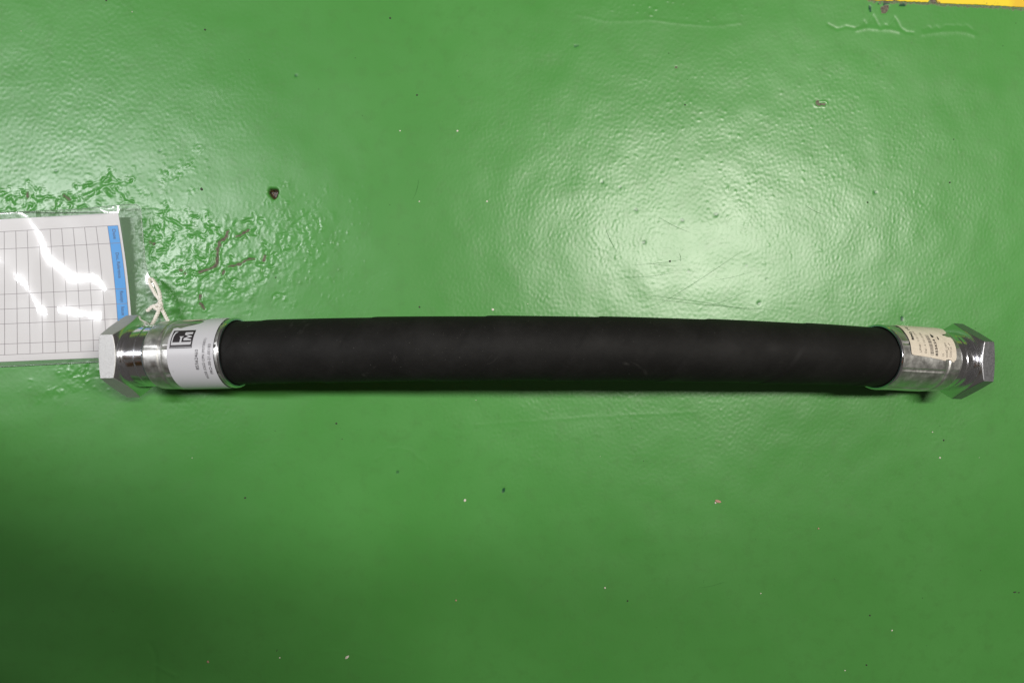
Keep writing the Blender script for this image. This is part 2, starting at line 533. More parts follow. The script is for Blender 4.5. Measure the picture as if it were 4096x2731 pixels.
# flatten towards the border of the detailed sheet
edge = np.minimum.reduce([GX - X0, X1 - GX, GY - Y0, Y1 - GY])
Hh = (Hh - Hh.mean()) * sstep(0.0, 0.02, edge)

me = bpy.data.meshes.new('floor')
nv = nx * ny
RIM = 3.2
co = np.empty((nv + 4, 3), np.float32)
co[:nv, 0] = GX.ravel(); co[:nv, 1] = GY.ravel(); co[:nv, 2] = Hh.ravel()
co[nv:] = [(-RIM, -RIM, 0), (RIM, -RIM, 0), (RIM, RIM, 0), (-RIM, RIM, 0)]
ii = np.arange(nv).reshape(ny, nx)
quads = np.stack([ii[:-1, :-1], ii[:-1, 1:], ii[1:, 1:], ii[1:, :-1]], -1).reshape(-1, 4)
c = [ii[0, 0], ii[0, -1], ii[-1, -1], ii[-1, 0]]
ring = np.array([(nv, nv + 1, c[1], c[0]), (nv + 1, nv + 2, c[2], c[1]), (nv + 2, nv + 3, c[3], c[2]), (nv + 3, nv, c[0], c[3])])
fa = np.concatenate([quads, ring]).astype(np.int32)
me.vertices.add(nv + 4); me.vertices.foreach_set('co', co.ravel())
me.loops.add(fa.size); me.loops.foreach_set('vertex_index', fa.ravel())
me.polygons.add(len(fa)); me.polygons.foreach_set('loop_start', np.arange(0, fa.size, 4, dtype=np.int32))
me.polygons.foreach_set('use_smooth', np.ones(len(fa), bool))
me.update(calc_edges=True)
for nm, arr in (('bare', bare), ('older_coat', oldc), ('pit', pit), ('wrinkled', np.maximum(wr, np.exp(-(vd / 16.0) ** 2)))):
    a = me.attributes.new(nm, 'FLOAT', 'POINT')
    a.data.foreach_set('value', np.concatenate([arr.ravel(), np.zeros(4)]).astype(np.float32))
floor = link('floor', me, M_FLOOR)
floor['kind'] = 'structure'

# yellow marking line across the top right corner, ragged lower edge
edge_px = [(3380, -7), (3500, 1), (3560, 3), (3640, 6), (3712, 9), (3716, 2), (3726, -4), (3742, -2), (3750, 10), (3756, 14), (3800, 15), (3850, 17), (3890, 19),
           (3915, 18), (3950, 21), (4000, 23), (4045, 26), (4075, 27), (4120, 31), (4300, 45)]
pts = []
for i in range(len(edge_px) - 1):
    a, b = edge_px[i], edge_px[i + 1]
    k = max(1, int((b[0] - a[0]) / 9))
    for j in range(k):
        t = j / k
        pts.append((a[0] + (b[0] - a[0]) * t, a[1] + (b[1] - a[1]) * t + random.uniform(-1.3, 1.3)))
pts.append(edge_px[-1])
pts = [(-3000, -330), (1500, -105)] + pts + [(5200, 95), (8000, 245)]
vs, fs = [], []
for p in pts:
    q = at(p[0], p[1], 0.0007)
    vs.append((q[0], q[1], 0.0007)); vs.append((q[0] + 0.004, q[1] + 0.075, 0.0007)); vs.append((q[0], q[1] - 0.0003, 0.0))
for i in range(len(pts) - 1):
    fs.append((3 * i, 3 * i + 3, 3 * i + 4, 3 * i + 1)); fs.append((3 * i + 2, 3 * i + 5, 3 * i + 3, 3 * i))
yl = mesh('floor_line', vs, fs, M_YELLOW)
yl['kind'] = 'structure'

# ------------------------------------------------------------------ hose: axis, radii
RH, RF, NUT_A = 0.03105, 0.03443, 0.04157
NUT_AP = NUT_A * math.sqrt(3) / 2
XA, XB = -0.2235, 0.4301
LIFT = 0.0018


def axis(x):
    xc = min(max(x, XA), XB); t = xc / 0.45
    z = 0.02624 + 0.03286 * t + 0.0736 * (1 - t * t) + LIFT
    y_ = -0.02401 + 0.00247 * t + 0.01349 * (1 - t * t)
    d = np.array([1.0, (0.00247 - 2 * t * 0.01349) / 0.45, (0.03286 - 2 * t * 0.0736) / 0.45])
    return np.array([xc, y_, z]) + d * (x - xc), d / np.linalg.norm(d)


def frame(x):
    c, d = axis(x)
    s = np.cross((0, 0, 1.0), d); s /= np.linalg.norm(s)
    return c, d, s, np.cross(d, s)


def bar(x, r, ang):
    """point on the hose: station x, radius r, angle from straight up (towards +y)"""
    c, d, s, u = frame(x)
    return c + r * (math.cos(ang) * u + math.sin(ang) * s)


def on_barrel(px, py, r=RF):
    """(station, angle) of the barrel point that the photograph shows at a pixel"""
    d = ray(px, py); x = at(px, py, 0.08)[0]
    for _ in range(12):
        c, ax, s, u = frame(x)
        o = CAM - c
        dp = d - ax * (d @ ax); op = o - ax * (o @ ax)
        A, B, C_ = dp @ dp, 2 * dp @ op, op @ op - r * r
        disc = max(B * B - 4 * A * C_, 0.0)
        k = (-B - math.sqrt(disc)) / (2 * A)
        P = CAM + d * k
        dx = ((P - c) @ ax) * ax[0]
        x += dx
        if abs(dx) < 1e-7:
            break
    v = P - frame(x)[0]
    return x, math.atan2(v @ s, v @ u)


def lathe(name, prof, mats, parent, seg=96, mat_idx=None, smooth=True):
    """prof: list of (station, radius or function of angle)"""
    vs = []
    for x, r in prof:
        for j in range(seg):
            a = 2 * math.pi * j / seg
            rr = r(a) if callable(r) else r
            xx = x(a) if callable(x) else x
            vs.append(bar(xx, rr, a))
    o = mesh(name, vs, [f[::-1] for f in grid_faces(len(prof), seg, True)], mats, parent, smooth)
    if mat_idx:
        for i, p in enumerate(o.data.polygons):
            p.material_index = mat_idx[i // seg]
    o.data.set_sharp_from_angle(angle=math.radians(18))
    return o


hose = thing('hydraulic_hose', 'black rubber hydraulic hose with silver crimped ferrules and hex nuts lying across the green floor', 'hose',
             tuple(np.array([axis(0.1)[0][0], axis(0.1)[0][1], 0.0])))
HLOC = np.array(hose.location)


def rel(o):
    """keep world shape when parented under the hose empty"""
    o.matrix_parent_inverse = Matrix.Translation(-hose.location)
    return o


def sub(o, parent):
    """a part moves under the hose empty; a sub-part sits on a part that is already in place"""
    return rel(o) if parent is hose else o


# rubber cover with the lapped spiral of its wrapping tape
n, m = 420, 112
XLAP = at(1372, 1395, 0.11)[0]
xs = np.linspace(XA - 0.012, XB + 0.012, n)
vs = []
for x in xs:
    c, d, s, u = frame(x)
    for j in range(m):
        a = 2 * math.pi * j / m
        ph = ((x - XLAP) / 0.107 - a / (2 * math.pi)) % 1.0
        r = RH + 0.00032 - 0.00075 * ph + 0.0004 * max(0, 1 - ph / 0.05) * 0.0
        if ph < 0.035:
            r -= 0.00090 * (1 - ph / 0.035)
        vs.append(c + r * (math.cos(a) * u + math.sin(a) * s))
rub = rel(mesh('rubber_cover', vs, [f[::-1] for f in grid_faces(n, m, True)], M_RUBBER, hose, True))


def fitting(side):
    """ferrule, collar and nut of one end; side -1 left, +1 right. q = distance outwards from the ferrule rim."""
    rim = XA if side < 0 else XB
    K = 0.971                                   # axial metres -> station
    st = lambda q: rim + side * q * K
    # crimped ferrule: eight die marks, each with raised seams between them
    seams = [math.radians(v) for v in ((-32, 13, 55, 100, 145, 190, 235, 280) if side < 0 else (-62, -19, 27, 72, 117, 162, 207, 252))]

    def rad(base, depth, q):
        def f(a):
            d = min(abs((a - s + math.pi) % (2 * math.pi) - math.pi) for s in seams)
            return base - depth * (1 - min(1.0, d / 0.05)) + depth * 0.35 * math.exp(-((d - 0.075) / 0.03) ** 2)
        return f
    prof, mi = [], []
    Lf = 0.0815

    def add(q, r, m_):
        prof.append((st(q), r)); mi.append(m_)
    add(0.006, RH - 0.0003, 0); add(0.0, RH + 0.0008, 2); add(-0.0004, RH + 0.0012, 2); add(-0.0002, RF - 0.0009, 1); add(0.0006, RF - 0.0001, 1)
    add(0.0014, RF, 0); add(0.0022, RF, 0)
    add(0.0030, rad(RF, 0.0007, 0), 0)
    for q in np.linspace(0.006, 0.058, 14):
        add(float(q), rad(RF - 0.00025 * math.sin(q * 90), 0.0007, q), 0)
    add(0.0590, rad(RF - 0.0001, 0.0006, 0), 0)
    add(0.0600, RF - 0.0007, 0); add(0.0625, RF - 0.0009, 0); add(0.0640, rad(RF - 0.0002, 0.0003, 0), 0)
    add(Lf - 0.0035, rad(RF - 0.0006, 0.0003, 0), 0); add(Lf - 0.0022, RF - 0.0012, 0); add(Lf - 0.0002, RF - 0.0030, 2); add(Lf, RF - 0.0042, 2); add(Lf + 0.0002, 0.024, 2)
    fer = rel(lathe('ferrule', prof, [M_CRIMP, M_POLISH, M_EDGE], hose, 160, mi[:-1]))
    # turned collar between ferrule and nut
    rc = 0.0308 if side < 0 else 0.0312
    q0 = Lf + 0.0004
    q1 = abs((-0.3270 if side < 0 else 0.5321) - rim) / K
    qm = q0 + (q1 - q0) * 0.36
    p2 = [(st(q0), 0.024), (st(q0), rc - 0.0012), (st(q0 + 0.0008), rc), (st(qm - 0.0012), rc), (st(qm - 0.0007), rc - 0.0008), (st(qm + 0.0003), rc - 0.0008),
          (st(qm + 0.0008), rc + 0.0002), (st(q1 - 0.0035), rc + 0.0002), (st(q1 - 0.0016), rc - 0.0001), (st(q1 - 0.0007), rc + 0.0004), (st(q1 - 0.0002), rc + 0.0020), (st(q1 + 0.0004), rc + 0.0045)]
    rel(lathe('collar', p2, [M_POLISH], hose, 128))
    # hex nut with chamfered ends
    qi = abs((-0.3292 if side < 0 else 0.5343) - rim) / K
    qo = abs((-0.3430 if side < 0 else 0.5476) - rim) / K
    roll = 0.0298 if side < 0 else 0.0360

    def hexr(a):
        t = (a - roll + math.pi / 6) % (math.pi / 3) - math.pi / 6
        return NUT_AP / math.cos(t)
    seg = 192
    aa = [roll + math.pi / 6 + 2 * math.pi * j / seg for j in range(seg)]   # corners fall on vertices
    ti, to = math.tan(math.radians(25)), math.tan(math.radians(15))
    rings = []
    rci, rco = NUT_AP * 0.965, NUT_AP * 0.97
    r0 = NUT_A

    def ringp(fx, frr):
        rings.append([bar(st(fx(a)), frr(a), a) for a in aa])
    e = 0.00045
    qI = lambda r: qi - (r0 - r) * ti
    qO = lambda r: qo + (r0 - r) * to
    ringp(lambda a: qI(rci) - 0.0002, lambda a: rc - 0.001)
    ringp(lambda a: qI(rci), lambda a: rci - 0.0006)
    ringp(lambda a: qI(rci) + 0.0002, lambda a: rci)
    ringp(lambda a: qI(hexr(a)) - e * 0.3, lambda a: hexr(a) - e)
    ringp(lambda a: qI(hexr(a)) + e, lambda a: hexr(a))
    ringp(lambda a: qO(hexr(a)) - e, lambda a: hexr(a))
    ringp(lambda a: qO(hexr(a)) + e * 0.3, lambda a: hexr(a) - e)
    ringp(lambda a: qO(rco), lambda a: rco)
    ringp(lambda a: qO(rco) + 0.0002, lambda a: NUT_AP * 0.90)
    ringp(lambda a: qO(rco) + 0.0030, lambda a: NUT_AP * 0.88)
    ringp(lambda a: qO(rco) + 0.0036, lambda a: NUT_AP * 0.84)
    ringp(lambda a: qO(rco) + 0.0034, lambda a: NUT_AP * 0.66)
    ringp(lambda a: qO(rco) - 0.0140, lambda a: NUT_AP * 0.60)
    ringp(lambda a: qO(rco) - 0.0145, lambda a: 0.002)
    vs = [p for r in rings for p in r]
    fs = grid_faces(len(rings), seg, True)
    if side > 0:
        fs = [f[::-1] for f in fs]
    nut = rel(mesh('hex_nut', vs, fs, [M_NUT if side < 0 else M_NUT_SHADED, M_POLISH], hose, False))
    for i, p in enumerate(nut.data.polygons):
        k = i // seg
        p.material_index = 0 if k in (3, 4) else 1
        p.use_smooth = k not in (4,)
    nut['label'] = 'pale matt grey hex nut at the end lying on the paper tag' if side < 0 else 'hex nut at the end away from the tag, shade put into its darker grey'
    return fer, nut


ferL, nutL = fitting(-1)
ferR, nutR = fitting(1)
ferL['label'] = 'ferrule under the white label'
ferR['label'] = 'ferrule under the torn cream label'


# ------------------------------------------------------------------ lettering
def glyphs(text, bold=0.0, shear=0.0):
    """flat triangulated outline of a line of text: cap height 1, starting at x = 0"""
    cu = bpy.data.curves.new('lettering', 'FONT')
    cu.body = text; cu.size = 1.0; cu.offset = bold; cu.shear = shear; cu.resolution_u = 3
    o = bpy.data.objects.new('lettering', cu); COL.objects.link(o)
    bpy.context.view_layer.update()
    dg = bpy.context.evaluated_depsgraph_get()
    m_ = o.evaluated_get(dg).to_mesh()
    v = np.array([q.co[:2] for q in m_.vertices]); f = [tuple(p.vertices) for p in m_.polygons]
    o.evaluated_get(dg).to_mesh_clear()
    bpy.data.objects.remove(o); bpy.data.curves.remove(cu)
    v[:, 0] -= v[:, 0].min()
    v /= 0.69
    return v, f


def barrel_text(text, p0, p1, cap, mat, parent, bold=0.0, r=RF + 0.00066):
    """text along the circumference, baseline from photo pixel p0 to p1, letter tops towards -x"""
    v, f = glyphs(text, bold + 0.008)
    (x0, a0), (x1, a1) = on_barrel(*p0, r), on_barrel(*p1, r)
    w = v[:, 0].max()
    vs = [bar(x0 + (x1 - x0) * q[0] / w - q[1] * cap, r, a0 + (a1 - a0) * q[0] / w) for q in v]
    o = mesh('lettering', vs, f, mat, parent)
    return sub(o, parent)


def barrel_poly(name, outline, r, mat, parent, step=0.0012, pin=None):
    """sheet stuck on the barrel: outline in (station, arc length) coordinates"""
    from mathutils.geometry import delaunay_2d_cdt
    pts = [Vector(p) for p in outline]
    # resample outline
    res = []
    for i in range(len(pts)):
        a, b = pts[i], pts[(i + 1) % len(pts)]
        k = max(1, int((b - a).length / step))
        for j in range(k):
            res.append(a.lerp(b, j / k))
    mnx, mxx = min(p.x for p in res), max(p.x for p in res); mny, mxy = min(p.y for p in res), max(p.y for p in res)

    def inside(x, y):
        c = False
        for i in range(len(res)):
            a, b = res[i], res[(i + 1) % len(res)]
            if (a.y > y) != (b.y > y) and x < (b.x - a.x) * (y - a.y) / (b.y - a.y) + a.x:
                c = not c
        return c
    inner = []
    st2 = step * 1.6
    yv = mny + st2 / 2
    while yv < mxy:
        xv = mnx + st2 / 2
        while xv < mxx:
            if inside(xv, yv):
                inner.append(Vector((xv, yv)))
            xv += st2 * 3
        yv += st2
    SC = 1000.0
    vin = [p * SC for p in res + inner]
    ed = [(i, (i + 1) % len(res)) for i in range(len(res))]
    vo, _, fo, *_ = delaunay_2d_cdt(vin, ed, [], 0, 1e-6)
    fs = []
    for f in fo:
        cx = sum(vo[i].x for i in f) / 3 / SC; cy = sum(vo[i].y for i in f) / 3 / SC
        if inside(cx, cy):
            fs.append(tuple(f))
    vs = [bar(q.x / SC, r, q.y / SC / RF) for q in vo]
    o = mesh(name, vs, fs, mat, parent, True)
    return sub(o, parent)


def barrel_px(name, pxs, r, mat, parent, step=0.0012):
    out = []
    for p in pxs:
        x, a = on_barrel(p[0], p[1], r)
        out.append((x, a * RF))
    return barrel_poly(name, out, r, mat, parent, step)


# ---- white label on the left ferrule
def zl(*p):
    return [(340 + a / 3.36, 1200 + b / 3.36) for a, b in p]


xl, xr = on_barrel(668, 1410)[0], on_barrel(853, 1410)[0]
A = lambda deg: math.radians(deg) * RF
lab_out = [(xl, A(-120)), (xl, A(0)), (xl, A(30)), (xl + 0.0006, A(47)), (xl + 0.004, A(49)), (xl + 0.008, A(46.5)), (xl + 0.012, A(50)), (xl + 0.018, A(53)), (xl + 0.024, A(57)),
           (xl + 0.027, A(63)), (xl + 0.024, A(66)), (xl + 0.026, A(72)), (xl + 0.033, A(80)), (xr, A(84)), (xr, A(0)), (xr, A(-120))]
labL = barrel_poly('printed_label', lab_out, RF + 0.00052, M_LABEL, hose)
labL['label'] = 'white label with black logo and part number'
pale = barrel_poly('label_residue', [(xl + 0.001, A(70)), (xl + 0.012, A(68.5)), (xl + 0.020, A(71)), (xl + 0.0235, A(72.5)), (xl + 0.021, A(76)), (xl + 0.010, A(77)), (xl + 0.002, A(75))],
                   RF + 0.0005, M_CREAM, hose)
RT = RF + 0.00066
barrel_text('85562460', zl((1536, 936))[0], zl((1519, 662))[0], 0.0031, M_INK, labL)
barrel_text('HOSE (OLD CPN 39573001)', zl((1672, 1050))[0], zl((1632, 512))[0], 0.0024, M_INK, labL)
barrel_text('PRO-00-21-00183', zl((1728, 990))[0], zl((1690, 588))[0], 0.0027, M_INK, labL)
# logo: black square, white border line, tall serif bar with its arm, and an M
(lx0, la0), (lx1, la1) = on_barrel(*zl((1132, 652))[0], RT), on_barrel(*zl((1432, 652))[0], RT)
la2 = on_barrel(*zl((1195, 413))[0], RT)[1]


def LG(u, v, k=0):
    """logo coordinates: u 0..1 along the hose, v 0..1 up the square"""
    return (lx0 + (lx1 - lx0) * u, (la0 + (la2 - la0) * v) * RF)


def logo(name, uv, r, mat):
    return barrel_poly(name, [LG(*q) for q in uv], r, mat, labL, 0.0008)


logo('logo_square', [(0, 0), (1, 0), (1, 1), (0, 1)], RT, M_INK)
r2 = RT + 0.00014
logo('logo_bar', [(0.05, 0.17), (0.90, 0.17), (0.94, 0.20), (0.94, 0.36), (0.90, 0.31), (0.10, 0.31), (0.10, 0.62), (0.14, 0.80), (0.24, 0.92), (0.10, 0.90), (0.05, 0.70)], r2, M_LABEL)
logo('logo_rule', [(0.03, 0.035), (0.97, 0.035), (0.97, 0.055), (0.03, 0.055)], r2, M_LABEL)
logo('logo_arm', [(0.42, 0.31), (0.50, 0.31), (0.50, 0.56), (0.57, 0.63), (0.36, 0.63), (0.42, 0.55)], r2, M_LABEL)
logo('logo_letter', [(0.58, 0.40), (0.92, 0.40), (0.92, 0.46), (0.70, 0.52), (0.92, 0.58), (0.92, 0.62), (0.62, 0.74), (0.92, 0.74), (0.92, 0.86), (0.58, 0.86), (0.58, 0.72), (0.78, 0.61), (0.58, 0.52)], r2, M_LABEL)

# ---- cream label on the right ferrule
def zr(*p):
    return [(3560 + a / 6.817, 1270 + b / 6.817) for a, b in p]


x_, a_ = on_barrel(*zr((240, 262))[0])
outR = [on_barrel(*p) for p in zr((400, 420), (490, 560), (545, 720), (565, 850), (575, 950), (595, 1000), (645, 1022), (800, 1042), (960, 1066), (1085, 1088), (1100, 1072), (1120, 1098), (1250, 1120),
                                  (1370, 1142), (1400, 1155), (1500, 1180), (1525, 1150), (1590, 1140), (1660, 1165), (1690, 1210), (1740, 1216), (1752, 1175), (1785, 1165), (1800, 1100),
                                  (1800, 960), (1785, 830), (1735, 680), (1690, 600), (1640, 552), (1540, 540), (1490, 510), (1440, 500), (1400, 470), (1500, 460), (1520, 425), (1490, 380), (1440, 335))]
outR = [(x, a * RF) for x, a in outR]
top = outR[-1]
outR += [(top[0] - 0.003, A(88)), (x_ + 0.006, A(92)), (x_ + 0.001, A(88)), (x_, a_ * RF)]
labR = barrel_poly('printed_label', outR, RF + 0.00052, M_CREAM, hose, 0.001)
labR['label'] = 'torn cream label with barcode'
barrel_text('BM2 1G', zr((660, 608))[0], zr((450, 262))[0], 0.0027, M_INK, labR, 0.03)
barrel_text('LPN# : 11511310', zr((865, 940))[0], zr((640, 380))[0], 0.0024, M_GREYINK, labR)
barrel_text('Del : 4 15113104', zr((1005, 970))[0], zr((830, 420))[0], 0.0024, M_GREYINK, labR)
barrel_text('855624', zr((1310, 1048))[0], zr((1212, 590))[0], 0.0029, M_INK, labR, 0.012)
barrel_text('12', zr((1480, 1050))[0], zr((1470, 985))[0], 0.0024, M_GREYINK, labR)
barrel_text('HOSE 1450', zr((1580, 1088))[0], zr((1520, 690))[0], 0.0024, M_GREYINK, labR)
barrel_text('COO US', zr((1675, 1082))[0], zr((1680, 800))[0], 0.0024, M_GREYINK, labR)
# barcode: thin black bars side by side round the barrel
(bx0, ba0), (bx1, ba1) = on_barrel(*zr((1108, 1015))[0], RT), on_barrel(*zr((940, 470))[0], RT)
vs, fs = [], []
t = 0.0
rb = random.Random(4)
while t < 1.0:
    wbar = rb.choice((0.010, 0.010, 0.020, 0.030)); gap = rb.choice((0.012, 0.012, 0.02, 0.03))
    for k, tt in enumerate((t, min(t + wbar, 1.0))):
        xa = bx0 + (bx1 - bx0) * tt; aa_ = ba0 + (ba1 - ba0) * tt
        for q in range(4):
            vs.append(bar(xa + 0.0043 * q / 3, RT, aa_))
    b0 = len(vs) - 8
    for q in range(3):
        fs.append((b0 + q, b0 + q + 1, b0 + 5 + q, b0 + 4 + q))
    t += wbar + gap
bc = mesh('barcode', vs, fs, M_INK, labR)
# scuffed print above the number
for k, poly in enumerate(([(1085, 440), (1130, 470), (1180, 500), (1190, 535), (1150, 548), (1120, 520), (1100, 480)], [(1270, 515), (1300, 530), (1340, 590), (1320, 608), (1300, 580)],
                          [(1590, 690), (1640, 750), (1636, 765), (1580, 700)], [(1575, 780), (1620, 880), (1610, 890), (1570, 800)])):
    barrel_px('smudge', zr(*poly), RT, M_INK if k < 2 else M_GREYINK, labR, 0.0008)

# ------------------------------------------------------------------ paper form in its clear sleeve
def paper_px(s, t):
    """s: 0 at the right edge of the sheet, 1 where the picture ends on the left; t: 0 top, 1 bottom"""
    ax, ay = 472 + (533 - 472) * t + 11 * 4 * t * (1 - t), 851 + (1425 - 851) * t
    bx, by = 0.0, 878 + (1447 - 878) * t
    return ax + (bx - ax) * s, ay + (by - ay) * s


def paper_z(s, t):
    k = max(0.0, 1 - max(s, 0) * 1.15)
    return 0.0012 + 0.0125 * (1 - t) ** 0.8 * k ** 1.5 * max(0.0, 1 - 0.0 * t) * sum([1.0])


def paper(s, t, dz=0.0):
    z = paper_z(s, t) + dz
    return at(*paper_px(s, t), z)


SMAX = 1.75
pform = thing('paper_form', 'white paper form with ruled table and blue header column inside the clear sleeve', 'paper form', tuple(np.array([*paper(0.9, 0.5)[:2], 0.0])))


def prel(o, par):
    if par.type == 'EMPTY':
        o.matrix_parent_inverse = Matrix.Translation(-par.location)
    return o


n, m = 60, 40
vs = [paper(SMAX * i / (n - 1), j / (m - 1)) for i in range(n) for j in range(m)]
sheet = prel(mesh('sheet', vs, grid_faces(n, m), M_PAPER, pform, True), pform)


def strip(s0, t0, s1, t1, w, dz, k=24):
    """thin printed rule from (s0,t0) to (s1,t1)"""
    P = [paper(s0 + (s1 - s0) * i / k, t0 + (t1 - t0) * i / k, dz) for i in range(k + 1)]
    vs = []
    for i, p in enumerate(P):
        d = P[min(i + 1, k)] - P[max(i - 1, 0)]; nrm = np.array([-d[1], d[0], 0]); nrm /= np.linalg.norm(nrm)
        vs += [p - nrm * w / 2, p + nrm * w / 2]
    return vs, [(2 * i, 2 * i + 2, 2 * i + 3, 2 * i + 1) for i in range(k)]


# rows measured down the sheet, columns to the left of its edge
tY = [0.098, 0.2205, 0.540, 0.646, 0.748, 0.893, 0.957]
tY = [0.086, 0.210, 0.528, 0.632, 0.735, 0.880, 1.0]
tY = [(v * 574 - 14) / 574 + 0.0 for v in (63, 0)] and [0.087, 0.209, 0.527, 0.631, 0.735, 0.876, 0.952]
sX = [0.020, 0.106] + [0.106 + 0.0955 * k for k in range(1, 18)]
allv, allf = [], []


def addstrip(*a):
    v, f = strip(*a); b = len(allv)
    allv.extend(v); allf.extend([tuple(q + b for q in g) for g in f])


for t in tY:
    addstrip(sX[0], t, SMAX - 0.05, t, 0.00042, 0.0002)
for s in sX:
    if s < SMAX - 0.05:
        addstrip(s, tY[0], s, tY[-1], 0.00042, 0.0002)
lines = prel(mesh('table_rules', allv, allf, M_LINE, sheet), sheet)
vs = [paper(sX[0] + (sX[1] - sX[0]) * i / 3, tY[0] + (tY[-1] - tY[0]) * j / 40, 0.0001) for i in range(4) for j in range(41)]
head = prel(mesh('header_column', vs, grid_faces(4, 41), M_BLUE, sheet), sheet)


def paper_text(text, s, t0, t1, cap):
    """reads down the sheet, letter tops towards the right edge"""
    v, f = glyphs(text, 0.006)
    w = v[:, 0].max()
    vs = [paper(s - q[1] * cap, t0 + (t1 - t0) * q[0] / w, 0.00028) for q in v]
    return prel(mesh('lettering', vs, f, M_NAVY, sheet), sheet)


for tx, t0, t1 in (('Date', 0.112, 0.180), ('Doc. Reference', 0.276, 0.452), ('Receipt', 0.543, 0.622), ('Issue', 0.652, 0.712), ('By', 0.75, 0.785)):
    paper_text(tx, 0.072, t0, t1, 0.026)

# sleeve
sleeve = thing('document_sleeve', 'clear plastic document sleeve with rounded corner, tied on by a cotton string', 'plastic sleeve', tuple(np.array([*paper(0.9, 0.5)[:2], 0.0])))
RE = [(0.0, 522, 819), (0.015, 548, 819), (0.03, 560, 832), (0.06, 564, 856), (0.2, 572, 950), (0.37, 581, 1055), (0.45, 597, 1103), (0.50, 614, 1135), (0.575, 632, 1180), (0.66, 638, 1235), (0.75, 643, 1290), (0.88, 648, 1370), (1.0, 650, 1436)]


def right_edge(t):
    for (t0, x0, y0), (t1, x1, y1) in zip(RE[:-1], RE[1:]):
        if t <= t1:
            k = (t - t0) / (t1 - t0)
            return x0 + (x1 - x0) * k, y0 + (y1 - y0) * k
    return RE[-1][1:]


LEFT = -420.0
STREAK_1 = ((60, 700), (100, 800), (140, 880), (165, 985), (200, 1040), (260, 1092), (395, 1090), (450, 1150), (520, 1190))
STREAK_2 = ((-420, 880), (-100, 985), (0, 1072), (60, 1140), (120, 1210), (180, 1280), (250, 1300), (320, 1262), (380, 1285), (420, 1310), (520, 1340))
NF, MF = 170, 150


def film_px(i, t):
    rx, ry = right_edge(t)
    px = rx + (LEFT - rx) * i
    yt = 832 + 19 * (446 - px) / 446 if px < 446 else 832 - 13 * min(1, (px - 446) / 76)
    yb = 1447 + 19 * (388 - px) / 388
    k = min(1.0, max(0.0, (rx - px) / 200.0))
    return px, ry + (yt + (yb - yt) * t - ry) * k


def sheet_z(px, py):
    """height of the paper, and of the film where it runs past the paper"""
    t = min(1.0, max(0.0, (py - 851) / 574))
    ax = 472 + 61 * t + 44 * t * (1 - t)
    s = (ax - px) / ax
    if s >= 0:
        return paper_z(s, t)
    z = 0.0012 + 0.0125 * (1 - t) ** 0.8 * max(0.0, 1 + s * 1.2)
    return z + 0.003 * math.exp(-((px - 622) / 45) ** 2 - ((py - 1160) / 60) ** 2)


def film(name, front):
    vs = []; GAP = []; BASE = []; PP = []
    for i in range(NF):
        P = [film_px(i / (NF - 1), j / (MF - 1)) for j in range(MF)]
        if not front:
            for j, (px, py) in enumerate(P):
                z0 = max(sheet_z(px, py) - 0.0006, 0.0005)
                w = 1 - float(sstep(0.0, 0.07, j / (MF - 1)))      # welded to the front film along the top
                vs.append(at(px, py, z0 + (FV[i * MF + j][2] - 0.0003 - z0) * w))
            continue
        # the film billows over the sheet; it catches the lamp where its slope is right
        base = np.array([sheet_z(px, py) for px, py in P])
        W = [at(px, py, 0.003) for px, py in P]
        zz = [0.0]
        for j in range(1, MF):
            px, py = P[j]
            y1 = np.interp(px, [q[0] for q in STREAK_1], [q[1] for q in STREAK_1])
            y2 = np.interp(px, [q[0] for q in STREAK_2], [q[1] for q in STREAK_2])
            ymir = W[j][1] * (3.75 / 0.75)
            need = -(0.62 - ymir) / (2 * 3.4)
            sp = max(y2 - y1, 120.0)
            ph = max(-0.6, min(1.5, (py - y1) / sp))
            dl = -0.085 * math.sin(math.pi * ph)
            dl += 0.11 * math.exp(-((px - 245) / 42) ** 2 - ((py - 1290) / 80) ** 2) + 0.10 * float(sstep(395, 440, px))
            zz.append(zz[-1] + (need + dl) * (W[j][1] - W[j - 1][1]))
        zz = np.array(zz)
        GAP.append(zz - base); BASE.append(base); PP.append(P)
    if front:
        G = np.array(GAP)
        G = G - G.min(axis=1, keepdims=True)
        ker = np.exp(-np.linspace(-2, 2, 25) ** 2); ker /= ker.sum()
        G = np.apply_along_axis(lambda c_: np.convolve(np.pad(c_, 12, mode='edge'), ker, mode='valid'), 0, G)
        tt = np.linspace(0, 1, MF)
        for i in range(NF):
            w = 1 - float(sstep(400, 520, PP[i][MF // 2][0]))
            # it settles on the sheet along both welded edges
            hold = (0.72 + 0.28 * sstep(0.0, 0.25, tt)) * sstep(-0.01, 0.07, 1 - tt)
            for j, (px, py) in enumerate(PP[i]):
                vs.append(at(px, py, BASE[i][j] + 0.0009 + G[i, j] * w * hold[j] + 0.00008 * math.sin(px * 0.031 + 2 * math.sin(py * 0.017))))
    o = prel(mesh(name, vs, grid_faces(NF, MF), M_FILM, sleeve, True), sleeve)
    return vs


FV = film('front_film', True)
film('back_film', False)
# welded bead round the rim of the sleeve
rimp = [FV[i * MF] for i in range(NF - 1, 0, -1)] + [FV[j] for j in range(MF)] + [FV[i * MF + MF - 1] for i in range(1, NF)]
vs, fs = [], []
for i, p in enumerate(rimp):
    d = rimp[min(i + 1, len(rimp) - 1)] - rimp[max(i - 1, 0)]; d = d / (np.linalg.norm(d) + 1e-12)
    sd = np.array([-d[1], d[0], 0]); sd /= np.linalg.norm(sd) + 1e-12
    for q in range(6):
        g = math.pi * q / 3
        vs.append(p + 0.00045 * math.cos(g) * sd + np.array([0, 0, 0.0004 * math.sin(g)]))
fs = grid_faces(len(rimp), 6, True)
prel(mesh('welded_edge', vs, fs, M_BEAD, sleeve, True), sleeve)

